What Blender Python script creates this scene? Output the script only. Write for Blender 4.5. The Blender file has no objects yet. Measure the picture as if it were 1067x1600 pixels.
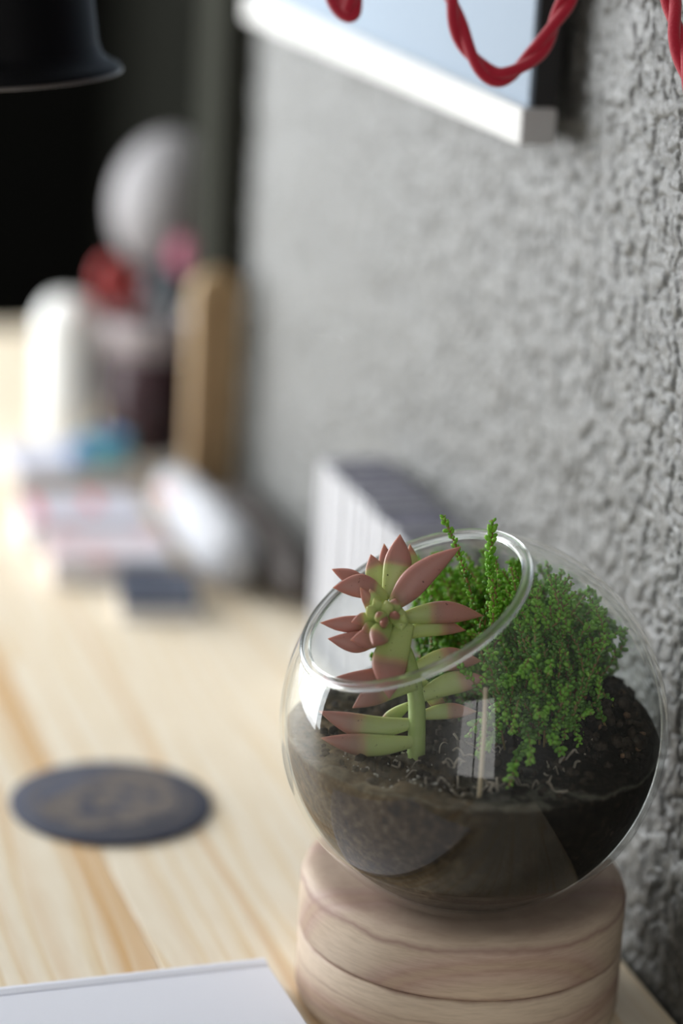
import bpy, bmesh, math, random
import numpy as np
from mathutils import Vector, Matrix, Quaternion
random.seed(7)
rng = np.random.default_rng(5)
SC = bpy.context.scene
COL = SC.collection
PI = math.pi

# ------------------------------------------------------------------ camera
RX = Vector((0.954376700590388, 0.03848021809151713, -0.2961154946736736))
RY = Vector((-0.29395341844905504, 0.295430571305583, -0.9090171424787168))
RZ = Vector((0.05250239187236998, 0.9545889431339996, 0.2932634455468222))
ROT = Matrix((RX, RY, RZ))
CAM = Vector((-0.3469, -0.8804, 0.4928))
FWD = ROT @ Vector((0, 0, -1))
CRIGHT = ROT @ Vector((1, 0, 0))
CUP = ROT @ Vector((0, 1, 0))
TOCAM = -FWD
cd = bpy.data.cameras.new('camera'); cam = bpy.data.objects.new('camera', cd); COL.objects.link(cam)
cam.matrix_world = Matrix.Translation(CAM) @ ROT.to_4x4()
cd.sensor_fit = 'HORIZONTAL'; cd.sensor_width = 24.0; cd.lens = 4000 / 1067 * 24
cd.clip_start = 0.02; cd.clip_end = 30
cd.dof.use_dof = True; cd.dof.focus_distance = 0.975; cd.dof.aperture_fstop = 2.6
SC.camera = cam

# ------------------------------------------------------------------ world, light, exposure
w = bpy.data.worlds.new('world'); SC.world = w; w.use_nodes = True
w.node_tree.nodes['Background'].inputs[0].default_value = (0.75, 0.85, 1, 1)
w.node_tree.nodes['Background'].inputs[1].default_value = 0.12
SC.view_settings.view_transform = 'Standard'; SC.view_settings.look = 'None'
SC.view_settings.gamma = 1; SC.view_settings.use_curve_mapping = False
SC.view_settings.exposure = 0.0
SC.cycles.max_bounces = 10; SC.cycles.transparent_max_bounces = 24
SC.cycles.use_denoising = True; SC.cycles.sample_clamp_indirect = 6
# daylight entering through the two panes of window_1 (left wall)
WIN_X = -1.10; WY0, WY1, WZ0, WZ1 = 0.62, 3.15, -0.20, 1.40
LIGHT_POWER = 64
for (a, b) in ((WY0, (WY0 + WY1) / 2 - .03), ((WY0 + WY1) / 2 + .03, WY1)):
    ld = bpy.data.lights.new('window_daylight', 'AREA'); ld.shape = 'RECTANGLE'
    ld.size = WZ1 - WZ0; ld.size_y = b - a; ld.energy = LIGHT_POWER; ld.color = (0.96, 0.98, 1.0)
    lo = bpy.data.objects.new('window_daylight', ld); COL.objects.link(lo)
    lo.location = (WIN_X - .10, (a + b) / 2, (WZ0 + WZ1) / 2); lo.rotation_euler = (0, -PI / 2, 0)

# added dim fill light, set in fill_window in the wall behind the photographer
ld = bpy.data.lights.new('rear_fill', 'AREA'); ld.shape = 'RECTANGLE'; ld.size = .95; ld.size_y = 1.9; ld.energy = 12; ld.color = (1.0, .97, .93)
lo = bpy.data.objects.new('rear_fill', ld); COL.objects.link(lo); lo.location = (-.72, -2.05, .70); lo.rotation_euler = (PI / 2, 0, 0)

# ------------------------------------------------------------------ helpers
def ray(px, py):
    return (ROT @ Vector(((px - 533.5) / 4000, (800 - py) / 4000, -1)))
def at(px, py, d):                      # world point seen at a pixel, d metres deep
    return CAM + ray(px, py) * d
def onz(px, py, z=0.0):
    r = ray(px, py); return CAM + r * ((z - CAM.z) / r.z)

def mesh(name, v, f, m=None, smooth=True, parent=None, loc=None):
    me = bpy.data.meshes.new(name); me.from_pydata([tuple(a) for a in v], [], f); me.update()
    if smooth: me.polygons.foreach_set('use_smooth', [True] * len(me.polygons))
    o = bpy.data.objects.new(name, me); COL.objects.link(o)
    if m: me.materials.append(m)
    if parent: o.parent = parent
    if loc: o.location = loc
    return o
def frombm(name, bm, m=None, smooth=False, parent=None, loc=None):
    me = bpy.data.meshes.new(name); bm.normal_update(); bm.to_mesh(me); bm.free()
    if smooth: me.polygons.foreach_set('use_smooth', [True] * len(me.polygons))
    o = bpy.data.objects.new(name, me); COL.objects.link(o)
    if m: me.materials.append(m)
    if parent: o.parent = parent
    if loc: o.location = loc
    return o
def box(name, lo, hi, m, parent=None, bev=0.0, seg=2, rz=0.0):
    bm = bmesh.new(); bmesh.ops.create_cube(bm, size=1)
    c = [(lo[i] + hi[i]) / 2 for i in range(3)]; s = [hi[i] - lo[i] for i in range(3)]
    for v in bm.verts:
        v.co = Vector((v.co.x * s[0], v.co.y * s[1], v.co.z * s[2]))
    if bev > 0: bmesh.ops.bevel(bm, geom=bm.edges[:], offset=bev, segments=seg, profile=.5, affect='EDGES')
    for v in bm.verts:
        if rz: v.co = Matrix.Rotation(rz, 3, 'Z') @ v.co
        v.co += Vector(c)
    return frombm(name, bm, m, False, parent)
def boxes(name, lst, m, parent=None):
    V, Fc = [], []
    for lo, hi in lst:
        b = len(V)
        for x in (lo[0], hi[0]):
            for y in (lo[1], hi[1]):
                for z in (lo[2], hi[2]): V.append((x, y, z))
        for q in ((0, 1, 3, 2), (4, 6, 7, 5), (0, 4, 5, 1), (2, 3, 7, 6), (0, 2, 6, 4), (1, 5, 7, 3)):
            Fc.append([b + i for i in q])
    return mesh(name, V, Fc, m, False, parent)
def lathe(name, prof, m, parent=None, n=64, mat=None, smooth=True, closed=False):
    V, Fc = [], []; k = len(prof)
    for i in range(n):
        a = 2 * PI * i / n
        for r, z in prof: V.append(Vector((r * math.cos(a), r * math.sin(a), z)))
    for i in range(n):
        j = (i + 1) % n
        for q in range(k if closed else k - 1):
            q2 = (q + 1) % k
            Fc.append([i * k + q, j * k + q, j * k + q2, i * k + q2])
    if mat: V = [mat @ v for v in V]
    o = mesh(name, V, Fc, m, smooth, parent)
    bm = bmesh.new(); bm.from_mesh(o.data); bmesh.ops.remove_doubles(bm, verts=bm.verts, dist=1e-6)
    bmesh.ops.recalc_face_normals(bm, faces=bm.faces); bm.to_mesh(o.data); bm.free()
    return o
def tube_data(pts, rad, n=8):
    V, Fc = [], []; k = len(pts); pts = [Vector(p) for p in pts]
    t0 = (pts[1] - pts[0]).normalized(); nrm = t0.orthogonal().normalized()
    for i, p in enumerate(pts):
        t = (pts[min(i + 1, k - 1)] - pts[max(i - 1, 0)]).normalized()
        nrm = (nrm - t * nrm.dot(t)).normalized(); b = t.cross(nrm)
        r = rad[i] if hasattr(rad, '__len__') else rad
        for j in range(n):
            a = 2 * PI * j / n; V.append(p + (nrm * math.cos(a) + b * math.sin(a)) * r)
    for i in range(k - 1):
        for j in range(n):
            Fc.append([i * n + j, i * n + (j + 1) % n, (i + 1) * n + (j + 1) % n, (i + 1) * n + j])
    Fc.append(list(range(n))[::-1]); Fc.append([(k - 1) * n + j for j in range(n)])
    return V, Fc
def tube(name, pts, rad, m, parent=None, n=8):
    V, Fc = tube_data(pts, rad, n); return mesh(name, V, Fc, m, True, parent)
def catmull(P, n=10):
    P = [Vector(p) for p in P]; P = [P[0] * 2 - P[1]] + P + [P[-1] * 2 - P[-2]]; out = []
    for i in range(1, len(P) - 2):
        a, b, c, d = P[i - 1:i + 3]
        for k in range(n):
            t = k / n
            out.append(.5 * ((2 * b) + (c - a) * t + (2 * a - 5 * b + 4 * c - d) * t * t + (3 * b - a - 3 * c + d) * t ** 3))
    out.append(P[-2]); return out
def thing(name, label, cat, loc=(0, 0, 0), group=None, rz=0):
    o = bpy.data.objects.new(name, None); COL.objects.link(o); o.empty_display_size = .02
    o.location = loc; o.rotation_euler = (0, 0, rz); o['label'] = label; o['category'] = cat
    if group: o['group'] = group
    return o
def tag(o, label, cat, group=None, kind=None):
    o['label'] = label; o['category'] = cat
    if group: o['group'] = group
    if kind: o['kind'] = kind
    return o
def structure(o): o['kind'] = 'structure'; return o

# ------------------------------------------------------------------ materials
def mat(name, col=(.5, .5, .5), rough=.5, metal=0, spec=.5, sub=0, coat=0):
    m = bpy.data.materials.new(name); m.use_nodes = True
    b = m.node_tree.nodes['Principled BSDF']
    b.inputs['Base Color'].default_value = (*col, 1); b.inputs['Roughness'].default_value = rough
    b.inputs['Metallic'].default_value = metal; b.inputs['Specular IOR Level'].default_value = spec
    if sub: b.inputs['Subsurface Weight'].default_value = sub; b.inputs['Subsurface Scale'].default_value = .004
    if coat: b.inputs['Coat Weight'].default_value = coat
    return m, m.node_tree, b
def N(nt, t, **kw):
    n = nt.nodes.new(t)
    for k, v in kw.items(): setattr(n, k, v)
    return n
def noise(nt, scale, detail=3, rough=.5, dist=0, sc=(1, 1, 1), coord='Object'):
    tc = N(nt, 'ShaderNodeTexCoord'); mp = N(nt, 'ShaderNodeMapping'); mp.inputs['Scale'].default_value = sc
    nt.links.new(tc.outputs[coord], mp.inputs[0]); n = N(nt, 'ShaderNodeTexNoise')
    n.inputs['Scale'].default_value = scale; n.inputs['Detail'].default_value = detail
    n.inputs['Roughness'].default_value = rough; n.inputs['Distortion'].default_value = dist
    nt.links.new(mp.outputs[0], n.inputs['Vector']); return n
def ramp(nt, fac, stops):
    r = N(nt, 'ShaderNodeValToRGB'); e = r.color_ramp.elements
    while len(e) < len(stops): e.new(.5)
    for i, (p, c) in enumerate(stops): e[i].position = p; e[i].color = (*c, 1)
    nt.links.new(fac, r.inputs[0]); return r
def bump(nt, b, h, strength=.3, dist=.001):
    n = N(nt, 'ShaderNodeBump'); n.inputs['Strength'].default_value = strength; n.inputs['Distance'].default_value = dist
    nt.links.new(h, n.inputs['Height']); nt.links.new(n.outputs[0], b.inputs['Normal']); return n
def mottled(name, c1, c2, scale, rough=.6, bs=.3, bd=.001, detail=4, spec=.4, lo=.35, hi=.65, sc=(1, 1, 1)):
    m, nt, b = mat(name, c1, rough, 0, spec)
    n = noise(nt, scale, detail, .6, 0, sc); r = ramp(nt, n.outputs[0], [(lo, c1), (hi, c2)])
    nt.links.new(r.outputs[0], b.inputs['Base Color'])
    if bs: bump(nt, b, n.outputs[0], bs, bd)
    return m
def math_(nt, op, a, b=None, c=None):
    n = N(nt, 'ShaderNodeMath', operation=op)
    for i, x in enumerate((a, b, c)):
        if x is None: continue
        if isinstance(x, (int, float)): n.inputs[i].default_value = x
        else: nt.links.new(x, n.inputs[i])
    return n.outputs[0]

# ------------------------------------------------------------------ setting
WX = 0.0824; CORNER = 0.668
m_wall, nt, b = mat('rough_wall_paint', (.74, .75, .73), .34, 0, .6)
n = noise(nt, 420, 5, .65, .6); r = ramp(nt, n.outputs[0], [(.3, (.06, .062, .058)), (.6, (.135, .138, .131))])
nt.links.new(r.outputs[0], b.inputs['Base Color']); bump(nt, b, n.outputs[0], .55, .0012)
m_plain, nt, b = mat('plain_wall', (.72, .72, .70), .9); bump(nt, b, noise(nt, 90, 3).outputs[0], .2, .002)
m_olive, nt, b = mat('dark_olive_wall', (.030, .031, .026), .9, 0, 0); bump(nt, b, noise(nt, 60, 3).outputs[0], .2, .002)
m_floor = mottled('floor_concrete', (.30, .27, .23), (.38, .34, .29), 6, .5, .1)
FZ, CZ = -.74, 1.75

def field(ny, nz, dy, dz, wl, seed):
    g = np.random.default_rng(seed).standard_normal((ny, nz)); G = np.fft.rfft2(g)
    fy = np.fft.fftfreq(ny, dy)[:, None]; fz = np.fft.rfftfreq(nz, dz)[None, :]
    k2 = (fy * wl[0]) ** 2 + (fz * wl[1]) ** 2
    G *= np.exp(-k2 * 1.3) * np.sqrt(k2 + .02); h = np.fft.irfft2(G, s=(ny, nz)); return h / h.std()
ST = .00115
fy = np.arange(-.10, CORNER - .004, ST); fz = np.arange(-.015, .46, ST)
h1 = field(len(fy), len(fz), ST, ST, (.0115, .0135), 1); h2 = field(len(fy), len(fz), ST, ST, (.0055, .0065), 2)
h3 = field(len(fy), len(fz), ST, ST, (.03, .04), 3)
H = -.0019 * np.exp(-(h1 / .24) ** 2) - .0007 * np.exp(-(h2 / .3) ** 2) + .00012 * h2 + .0003 * h1 + .0003 * h3
edge = np.minimum(np.minimum(np.arange(len(fy)), np.arange(len(fy))[::-1])[:, None], np.minimum(np.arange(len(fz)), np.arange(len(fz))[::-1])[None, :])
H = np.minimum(H, .0007) * np.clip(edge / 8, 0, 1)
ys = np.concatenate([[-2.0, -1.0], fy, [CORNER]]); zs = np.concatenate([[FZ, -.3], fz, [.8, CZ]])
HH = np.zeros((len(ys), len(zs))); HH[2:2 + len(fy), 2:2 + len(fz)] = H
Y, Z = np.meshgrid(ys, zs, indexing='ij'); X = WX - HH
V = np.stack([X, Y, Z], -1).reshape(-1, 3); nzz = len(zs)
ii, jj = np.meshgrid(np.arange(len(ys) - 1), np.arange(nzz - 1), indexing='ij'); a0 = (ii * nzz + jj).ravel()
Fq = np.stack([a0, a0 + 1, a0 + nzz + 1, a0 + nzz], 1)
me = bpy.data.meshes.new('wall_right'); me.vertices.add(len(V)); me.vertices.foreach_set('co', V.astype('f').ravel())
me.loops.add(Fq.size); me.loops.foreach_set('vertex_index', Fq.astype('i').ravel())
me.polygons.add(len(Fq)); me.polygons.foreach_set('loop_start', np.arange(0, Fq.size, 4, dtype='i'))
me.polygons.foreach_set('use_smooth', np.ones(len(Fq), dtype=bool)); me.update(calc_edges=True); me.materials.append(m_wall)
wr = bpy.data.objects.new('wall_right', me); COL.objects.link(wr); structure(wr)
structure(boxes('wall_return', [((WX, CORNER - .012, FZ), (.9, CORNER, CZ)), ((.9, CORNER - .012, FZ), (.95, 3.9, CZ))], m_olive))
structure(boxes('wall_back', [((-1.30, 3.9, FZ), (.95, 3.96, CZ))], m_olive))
structure(boxes('wall_front', [((-1.30, -2.06, FZ), (-1.195, -2.0, CZ)), ((-.245, -2.06, FZ), (WX, -2.0, CZ)), ((-1.195, -2.06, FZ), (-.245, -2.0, -.25)), ((-1.195, -2.06, 1.65), (-.245, -2.0, CZ))], m_plain))
structure(boxes('floor', [((-1.30, -2.06, FZ - .05), (.95, 3.96, FZ))], m_floor))
structure(boxes('ceiling', [((-1.30, -2.06, CZ), (.95, 3.96, CZ + .05))], m_plain))
structure(boxes('wall_left', [((-1.30, -2.06, FZ), (WIN_X, WY0, CZ)), ((-1.30, WY1, FZ), (WIN_X, 3.96, CZ)),
                              ((-1.30, WY0, FZ), (WIN_X, WY1, WZ0)), ((-1.30, WY0, WZ1), (WIN_X, WY1, CZ))], m_plain))
m_white, _, _ = mat('white_paint', (.8, .8, .8), .4)
ym = (WY0 + WY1) / 2
structure(boxes('window_1', [((WIN_X - .06, WY0, WZ0), (WIN_X - .02, WY0 + .04, WZ1)), ((WIN_X - .06, WY1 - .04, WZ0), (WIN_X - .02, WY1, WZ1)),
                             ((WIN_X - .06, ym - .03, WZ0), (WIN_X - .02, ym + .03, WZ1)), ((WIN_X - .06, WY0, WZ0), (WIN_X - .02, WY1, WZ0 + .04)),
                             ((WIN_X - .06, WY0, WZ1 - .04), (WIN_X - .02, WY1, WZ1))], m_white))

structure(boxes('fill_window', [((-1.195, -2.03, -.25), (-1.155, -2.0, 1.65)), ((-.285, -2.03, -.25), (-.245, -2.0, 1.65)), ((-.735, -2.03, -.25), (-.705, -2.0, 1.65)), ((-1.155, -2.03, -.25), (-.285, -2.0, -.21)), ((-1.155, -2.03, 1.61), (-.285, -2.0, 1.65))], m_white))  # unseen window, added to frame the fill light
structure(boxes('shade_trim_1', [((.0645, CORNER, FZ), (WX + .02, CORNER + .06, CZ))], m_olive))  # made-up strip, added to cast shade on the wall at the corner

# ------------------------------------------------------------------ desk
def pine(name, stripe=None, off=(0, 0, 0), warm=0.0):
    m, nt, b = mat(name, (.8, .68, .5), .38, 0, .45)
    tc = N(nt, 'ShaderNodeTexCoord'); mp = N(nt, 'ShaderNodeMapping')
    mp.inputs['Scale'].default_value = (1, .075, 1); mp.inputs['Location'].default_value = off
    nt.links.new(tc.outputs['Object'], mp.inputs[0])
    big = N(nt, 'ShaderNodeTexNoise'); big.inputs['Scale'].default_value = 26; big.inputs['Detail'].default_value = 2
    nt.links.new(mp.outputs[0], big.inputs['Vector'])
    ad = N(nt, 'ShaderNodeVectorMath', operation='MULTIPLY_ADD'); nt.links.new(big.outputs['Color'], ad.inputs[0])
    ad.inputs[1].default_value = (.05, .0, .0); nt.links.new(mp.outputs[0], ad.inputs[2])
    wv = N(nt, 'ShaderNodeTexWave', wave_type='BANDS', bands_direction='X', wave_profile='SAW')
    wv.inputs['Scale'].default_value = 24; wv.inputs['Distortion'].default_value = .6; nt.links.new(ad.outputs[0], wv.inputs['Vector'])
    fine = N(nt, 'ShaderNodeTexNoise'); fine.inputs['Scale'].default_value = 420; fine.inputs['Detail'].default_value = 2
    nt.links.new(mp.outputs[0], fine.inputs['Vector'])
    pale, mid, dark = (.86, .775, .63), (.80, .67, .47), (.66, .42, .20)
    r = ramp(nt, wv.outputs['Fac'], [(.0, pale), (.62, pale), (.93, mid), (1, (.76, .57, .34))])
    r2 = ramp(nt, fine.outputs[0], [(.35, (.93, .90, .86)), (.65, (1, 1, 1))])
    mx = N(nt, 'ShaderNodeMix', data_type='RGBA', blend_type='MULTIPLY'); mx.inputs[0].default_value = .8
    nt.links.new(r.outputs[0], mx.inputs[6]); nt.links.new(r2.outputs[0], mx.inputs[7])
    out = mx.outputs[2]
    if stripe is not None:            # heartwood streaks: (centre x, half width)
        sx = N(nt, 'ShaderNodeSeparateXYZ'); nt.links.new(tc.outputs['Object'], sx.inputs[0])
        wob = math_(nt, 'MULTIPLY_ADD', big.outputs[0], .02, sx.outputs[0])
        for (cx, hw, amt) in stripe:
            d = math_(nt, 'ABSOLUTE', math_(nt, 'SUBTRACT', wob, cx + .01))
            k = math_(nt, 'SUBTRACT', 1.0, math_(nt, 'DIVIDE', d, hw)); k.node.use_clamp = True
            lines = math_(nt, 'MULTIPLY_ADD', wv.outputs['Fac'], .75, .3)
            k2 = math_(nt, 'MULTIPLY', math_(nt, 'MULTIPLY', k, lines), amt); k2.node.use_clamp = True
            m2 = N(nt, 'ShaderNodeMix', data_type='RGBA'); nt.links.new(k2, m2.inputs[0]); nt.links.new(out, m2.inputs[6])
            m2.inputs[7].default_value = (*dark, 1); out = m2.outputs[2]
    nt.links.new(out, b.inputs['Base Color'])
    return m
desk = thing('desk', 'pale pine plank desk running along the textured wall', 'desk', (0, 0, 0))
edges = [WX - .0022, -.0127, -.1127, -.2127, -.3127, -.4127, -.5127, -.62]
DY0, DY1 = -.34, 1.18
for i in range(len(edges) - 1):
    st = {0: [(.03, .006, .5)], 1: [(-.062, .004, .9), (-.098, .003, .3)], 2: [(-.122, .016, 1.6), (-.15, .006, .6), (-.165, .004, .6)], 3: [(-.235, .01, .8)]}.get(i)
    o = box('plank', (edges[i + 1] + .0003, DY0, -.028), (edges[i] - .0003, DY1 if i > 1 else (CORNER - .003 if i == 0 else DY1), 0), pine('pine_%d' % i, st, (i * .37, i * 1.7, 0)), desk, .0003, 1)
box('plank', (edges[1] + .0003, CORNER - .0026, -.028), (.0485, DY1, 0), pine('pine_9', None, (.8, .3, 0)), desk, .0003, 1)
m_leg, _, _ = mat('black_steel', (.02, .02, .02), .5)
for x in (-.58, .03):
    for y in (-.30, 1.1):
        box('leg', (x, y, FZ), (x + .04, y + .04, -.028), m_leg, desk)

# ------------------------------------------------------------------ notebook
m_nb, nt, b = mat('pale_lilac_cover', (.78, .80, .89), .45, 0, .5); bump(nt, b, noise(nt, 900, 2).outputs[0], .15, .0003)
m_nb2, _, _ = mat('paper_edges', (.85, .84, .80), .8)
nb = thing('notebook', 'closed pale lilac white hardcover notebook lying on desk in the near left corner', 'notebook', (-.0752, .0235, 0), rz=math.radians(2.0))
W_, L_ = .16, .22
box('cover_board', (-W_, -L_, .0098), (0, -.0075, .012), m_nb, nb, .0009, 3)
box('cover_board', (-W_, -L_, .0), (0, 0, .0022), m_nb, nb, .0009, 3)
box('page_block', (-W_ + .003, -L_ + .003, .0022), (-.003, -.003, .0098), m_nb2, nb)
bm = bmesh.new()
pr = [(0, .0), (0.0012, .003), (.0014, .006), (.0012, .0095), (0, .0118), (-.003, .0124), (-.006, .0118), (-.0078, .0104), (-.0078, .009), (-.0012, .009), (-.0012, .0)]
vs = [[bm.verts.new((x, y, z)) for y, z in pr] for x in (-W_, 0)]
for k in range(len(pr)):
    k2 = (k + 1) % len(pr); bm.faces.new([vs[0][k], vs[0][k2], vs[1][k2], vs[1][k]])
bm.faces.new(vs[0][::-1]); bm.faces.new(vs[1]); bmesh.ops.recalc_face_normals(bm, faces=bm.faces)
frombm('spine', bm, m_nb, False, nb)

# ------------------------------------------------------------------ coaster
m_co = mottled('coaster_board', (.045, .052, .085), (.065, .072, .10), 90, .75, .2, .0002)
m_pr = mottled('coaster_print', (.10, .088, .085), (.17, .145, .13), 220, .8, 0, detail=5)
co = thing('coaster', 'round dark blue-grey coaster printed with brown rings and emblem, lying on desk', 'coaster', (-.0978, .2105, 0))
lathe('disc', [(0, 0), (.0465, 0), (.0478, .0006), (.0478, .0022), (.047, .0028), (0, .0028)], m_co, co, 96)
def flat_ring(name, r0, r1, z, m, parent, n=80, a0=0, a1=2 * PI):
    V, Fc = [], []
    for i in range(n + 1):
        a = a0 + (a1 - a0) * i / n
        for r in (r0, r1): V.append((r * math.cos(a), r * math.sin(a), z))
    for i in range(n): Fc.append([2 * i, 2 * i + 2, 2 * i + 3, 2 * i + 1][::-1])
    return mesh(name, V, Fc, m, False, parent)
flat_ring('printed_ring', .0385, .0395, .0029, m_pr, co)
flat_ring('printed_ring', .0350, .0364, .0029, m_pr, co)
def blob(cx, cy, rx, ry, rot=0, seed=0, k=28):
    rr = random.Random(seed); ph = [rr.uniform(0, 6.28) for _ in range(3)]; out = []
    for i in range(k):
        a = 2 * PI * i / k; q = 1 + .16 * math.sin(2 * a + ph[0]) + .12 * math.sin(3 * a + ph[1]) + .07 * math.sin(5 * a + ph[2])
        x, y = rx * q * math.cos(a), ry * q * math.sin(a)
        out.append((cx + x * math.cos(rot) - y * math.sin(rot), cy + x * math.sin(rot) + y * math.cos(rot)))
    return out
# central emblem: pale brown field with dark shapes left in it
V, Fc = [], []
for (cx, cy, rx, ry, ro, sd) in ((.003, .002, .031, .030, .3, 1), (-.012, -.014, .016, .014, 0, 2), (.012, -.014, .016, .012, .5, 3)):
    p = blob(cx, cy, rx, ry, ro, sd, 40); b0 = len(V); V += [(x, y, .0029 + sd * .00003) for x, y in p]; Fc.append([b0 + i for i in range(len(p))])
mesh('printed_emblem', V, Fc, m_pr, False, co)
V, Fc = [], []
for i, (cx, cy, rx, ry, ro) in enumerate(((-.004, .012, .005, .003, .6), (.010, .008, .006, .0035, -.9), (-.013, -.013, .006, .005, .2), (-.003, -.014, .003, .005, .1), (.004, -.006, .003, .006, .8), (-.012, .001, .003, .007, .3), (.019, .0, .003, .005, 0))):
    p = blob(cx, cy, rx, ry, ro, 10 + i, 24); b0 = len(V); V += [(x, y, .0031) for x, y in p]; Fc.append([b0 + k for k in range(len(p))])
mesh('emblem_shape', V, Fc, m_co, False, co)

# ------------------------------------------------------------------ wooden stand
def standwood(name, off, pink):
    m, nt, b = mat(name, (.55, .42, .30), .55, 0, .35)
    tc = N(nt, 'ShaderNodeTexCoord'); mp = N(nt, 'ShaderNodeMapping'); mp.inputs['Scale'].default_value = (.35, 1, 1.6)
    mp.inputs['Location'].default_value = off; mp.inputs['Rotation'].default_value = (.22, .1, .5)
    nt.links.new(tc.outputs['Object'], mp.inputs[0])
    wv = N(nt, 'ShaderNodeTexWave', wave_type='RINGS', rings_direction='X', wave_profile='SIN'); wv.inputs['Scale'].default_value = 7
    wv.inputs['Distortion'].default_value = 2.2; wv.inputs['Detail'].default_value = 1.5; wv.inputs['Detail Scale'].default_value = .8
    nt.links.new(mp.outputs[0], wv.inputs['Vector'])
    r = ramp(nt, wv.outputs['Fac'], [(0, (.66, .54, .42)), (.6, (.60, .48, .37)), (.9, pink), (.97, (.48, .34, .27)), (1, (.50, .37, .28))])
    f = noise(nt, 700, 3, .6, 0, (.12, .12, 1)); r2 = ramp(nt, f.outputs[0], [(.3, (.84, .82, .80)), (.6, (1, 1, 1))])
    mx = N(nt, 'ShaderNodeMix', data_type='RGBA', blend_type='MULTIPLY'); mx.inputs[0].default_value = 1
    nt.links.new(r.outputs[0], mx.inputs[6]); nt.links.new(r2.outputs[0], mx.inputs[7]); cur = mx.outputs[2]
    sx_ = N(nt, 'ShaderNodeSeparateXYZ'); nt.links.new(tc.outputs['Object'], sx_.inputs[0]); wn = noise(nt, 38, 3, .6)
    zz_ = math_(nt, 'MULTIPLY_ADD', wn.outputs[0], .006, sx_.outputs[2])
    for zc, hw, amt in ((.0545, .0022, .75), (.0345, .0016, .7), (.0600, .0045, .45), (.0235, .0010, .35), (.0125, .0012, .4)):
        k_ = math_(nt, 'SUBTRACT', 1.0, math_(nt, 'DIVIDE', math_(nt, 'ABSOLUTE', math_(nt, 'SUBTRACT', zz_, zc)), hw)); k_.node.use_clamp = True
        k_ = math_(nt, 'MULTIPLY', k_, amt)
        m3 = N(nt, 'ShaderNodeMix', data_type='RGBA'); nt.links.new(k_, m3.inputs[0]); nt.links.new(cur, m3.inputs[6]); m3.inputs[7].default_value = (.30, .185, .155, 1); cur = m3.outputs[2]
    nt.links.new(cur, b.inputs['Base Color'])
    bump(nt, b, f.outputs[0], .15, .0004); return m
SR = .0657
stand = thing('wooden_stand', 'round pale wooden stand of two stacked discs under the glass bowl', 'stand')
lathe('wood_disc', [(0, 0), (SR - .004, 0), (SR - .001, .0015), (SR, .005), (SR, .0292), (SR - .0006, .0302), (SR - .0016, .0306), (0, .0306)], standwood('stand_wood_lower', (.1, .02, .05), (.56, .42, .34)), stand, 120)
lathe('wood_disc', [(0, .0306), (SR - .0016, .0306), (SR - .0006, .0312), (SR, .0324), (SR, .0505), (SR - .0015, .0545), (SR - .005, .0565), (SR - .009, .057), (0, .057)], standwood('stand_wood_upper', (.03, .11, .0), (.54, .40, .33)), stand, 120)

# ------------------------------------------------------------------ glass bowl
BC = Vector((-.0063, -.0145, .057 + .9 * .0755)); BR = .0755
NRM = Vector((-.4882, -.0683, .870)).normalized()
OPEN_T = math.asin(.625)
m_gl = bpy.data.materials.new('thin_clear_glass'); m_gl.use_nodes = True; nt = m_gl.node_tree; nt.nodes.clear()
out = N(nt, 'ShaderNodeOutputMaterial'); geo = N(nt, 'ShaderNodeNewGeometry')
ior = math_(nt, 'MULTIPLY_ADD', geo.outputs['Backfacing'], 1 / 1.47 - 1.47, 1.47)
fr = N(nt, 'ShaderNodeFresnel'); nt.links.new(ior, fr.inputs['IOR'])
tr = N(nt, 'ShaderNodeBsdfTransparent'); tr.inputs[0].default_value = (.97, .985, .98, 1)
gs = N(nt, 'ShaderNodeBsdfGlossy'); gs.inputs['Roughness'].default_value = .015; gs.inputs[0].default_value = (1, 1, 1, 1)
# the inner face hardly reflects where damp soil touches it
tcg = N(nt, 'ShaderNodeTexCoord'); sg = N(nt, 'ShaderNodeSeparateXYZ'); nt.links.new(tcg.outputs['Object'], sg.inputs[0])
above = math_(nt, 'MULTIPLY_ADD', sg.outputs[2], 250.0, 1.5); above.node.use_clamp = True
keep = math_(nt, 'MAXIMUM', math_(nt, 'MULTIPLY_ADD', above, .9, .1), math_(nt, 'SUBTRACT', 1.0, geo.outputs['Backfacing']))
frk = math_(nt, 'MULTIPLY', fr.outputs[0], keep)
mx = N(nt, 'ShaderNodeMixShader'); nt.links.new(frk, mx.inputs[0]); nt.links.new(tr.outputs[0], mx.inputs[1]); nt.links.new(gs.outputs[0], mx.inputs[2])
df = N(nt, 'ShaderNodeBsdfDiffuse'); df.inputs[0].default_value = (.8, .82, .8, 1)
dn = noise(nt, 25, 4, .6); dr = ramp(nt, dn.outputs[0], [(.35, (.0006, .0006, .0006)), (.75, (.004, .004, .004))])
mx2 = N(nt, 'ShaderNodeMixShader'); nt.links.new(dr.outputs[0], mx2.inputs[0]); nt.links.new(mx.outputs[0], mx2.inputs[1]); nt.links.new(df.outputs[0], mx2.inputs[2])
nt.links.new(mx2.outputs[0], out.inputs[0])
m_rim = bpy.data.materials.new('rim_glass'); m_rim.use_nodes = True; nt = m_rim.node_tree; b = nt.nodes['Principled BSDF']
b.inputs['Base Color'].default_value = (.95, .97, .97, 1); b.inputs['Transmission Weight'].default_value = 1; b.inputs['Roughness'].default_value = .14; b.inputs['IOR'].default_value = 1.48
BIN = BR - .0022
def sphere_pt(th, R_):                # th measured from the opening axis
    return th, R_
axq = NRM.to_track_quat('Z', 'Y').to_matrix()
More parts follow.
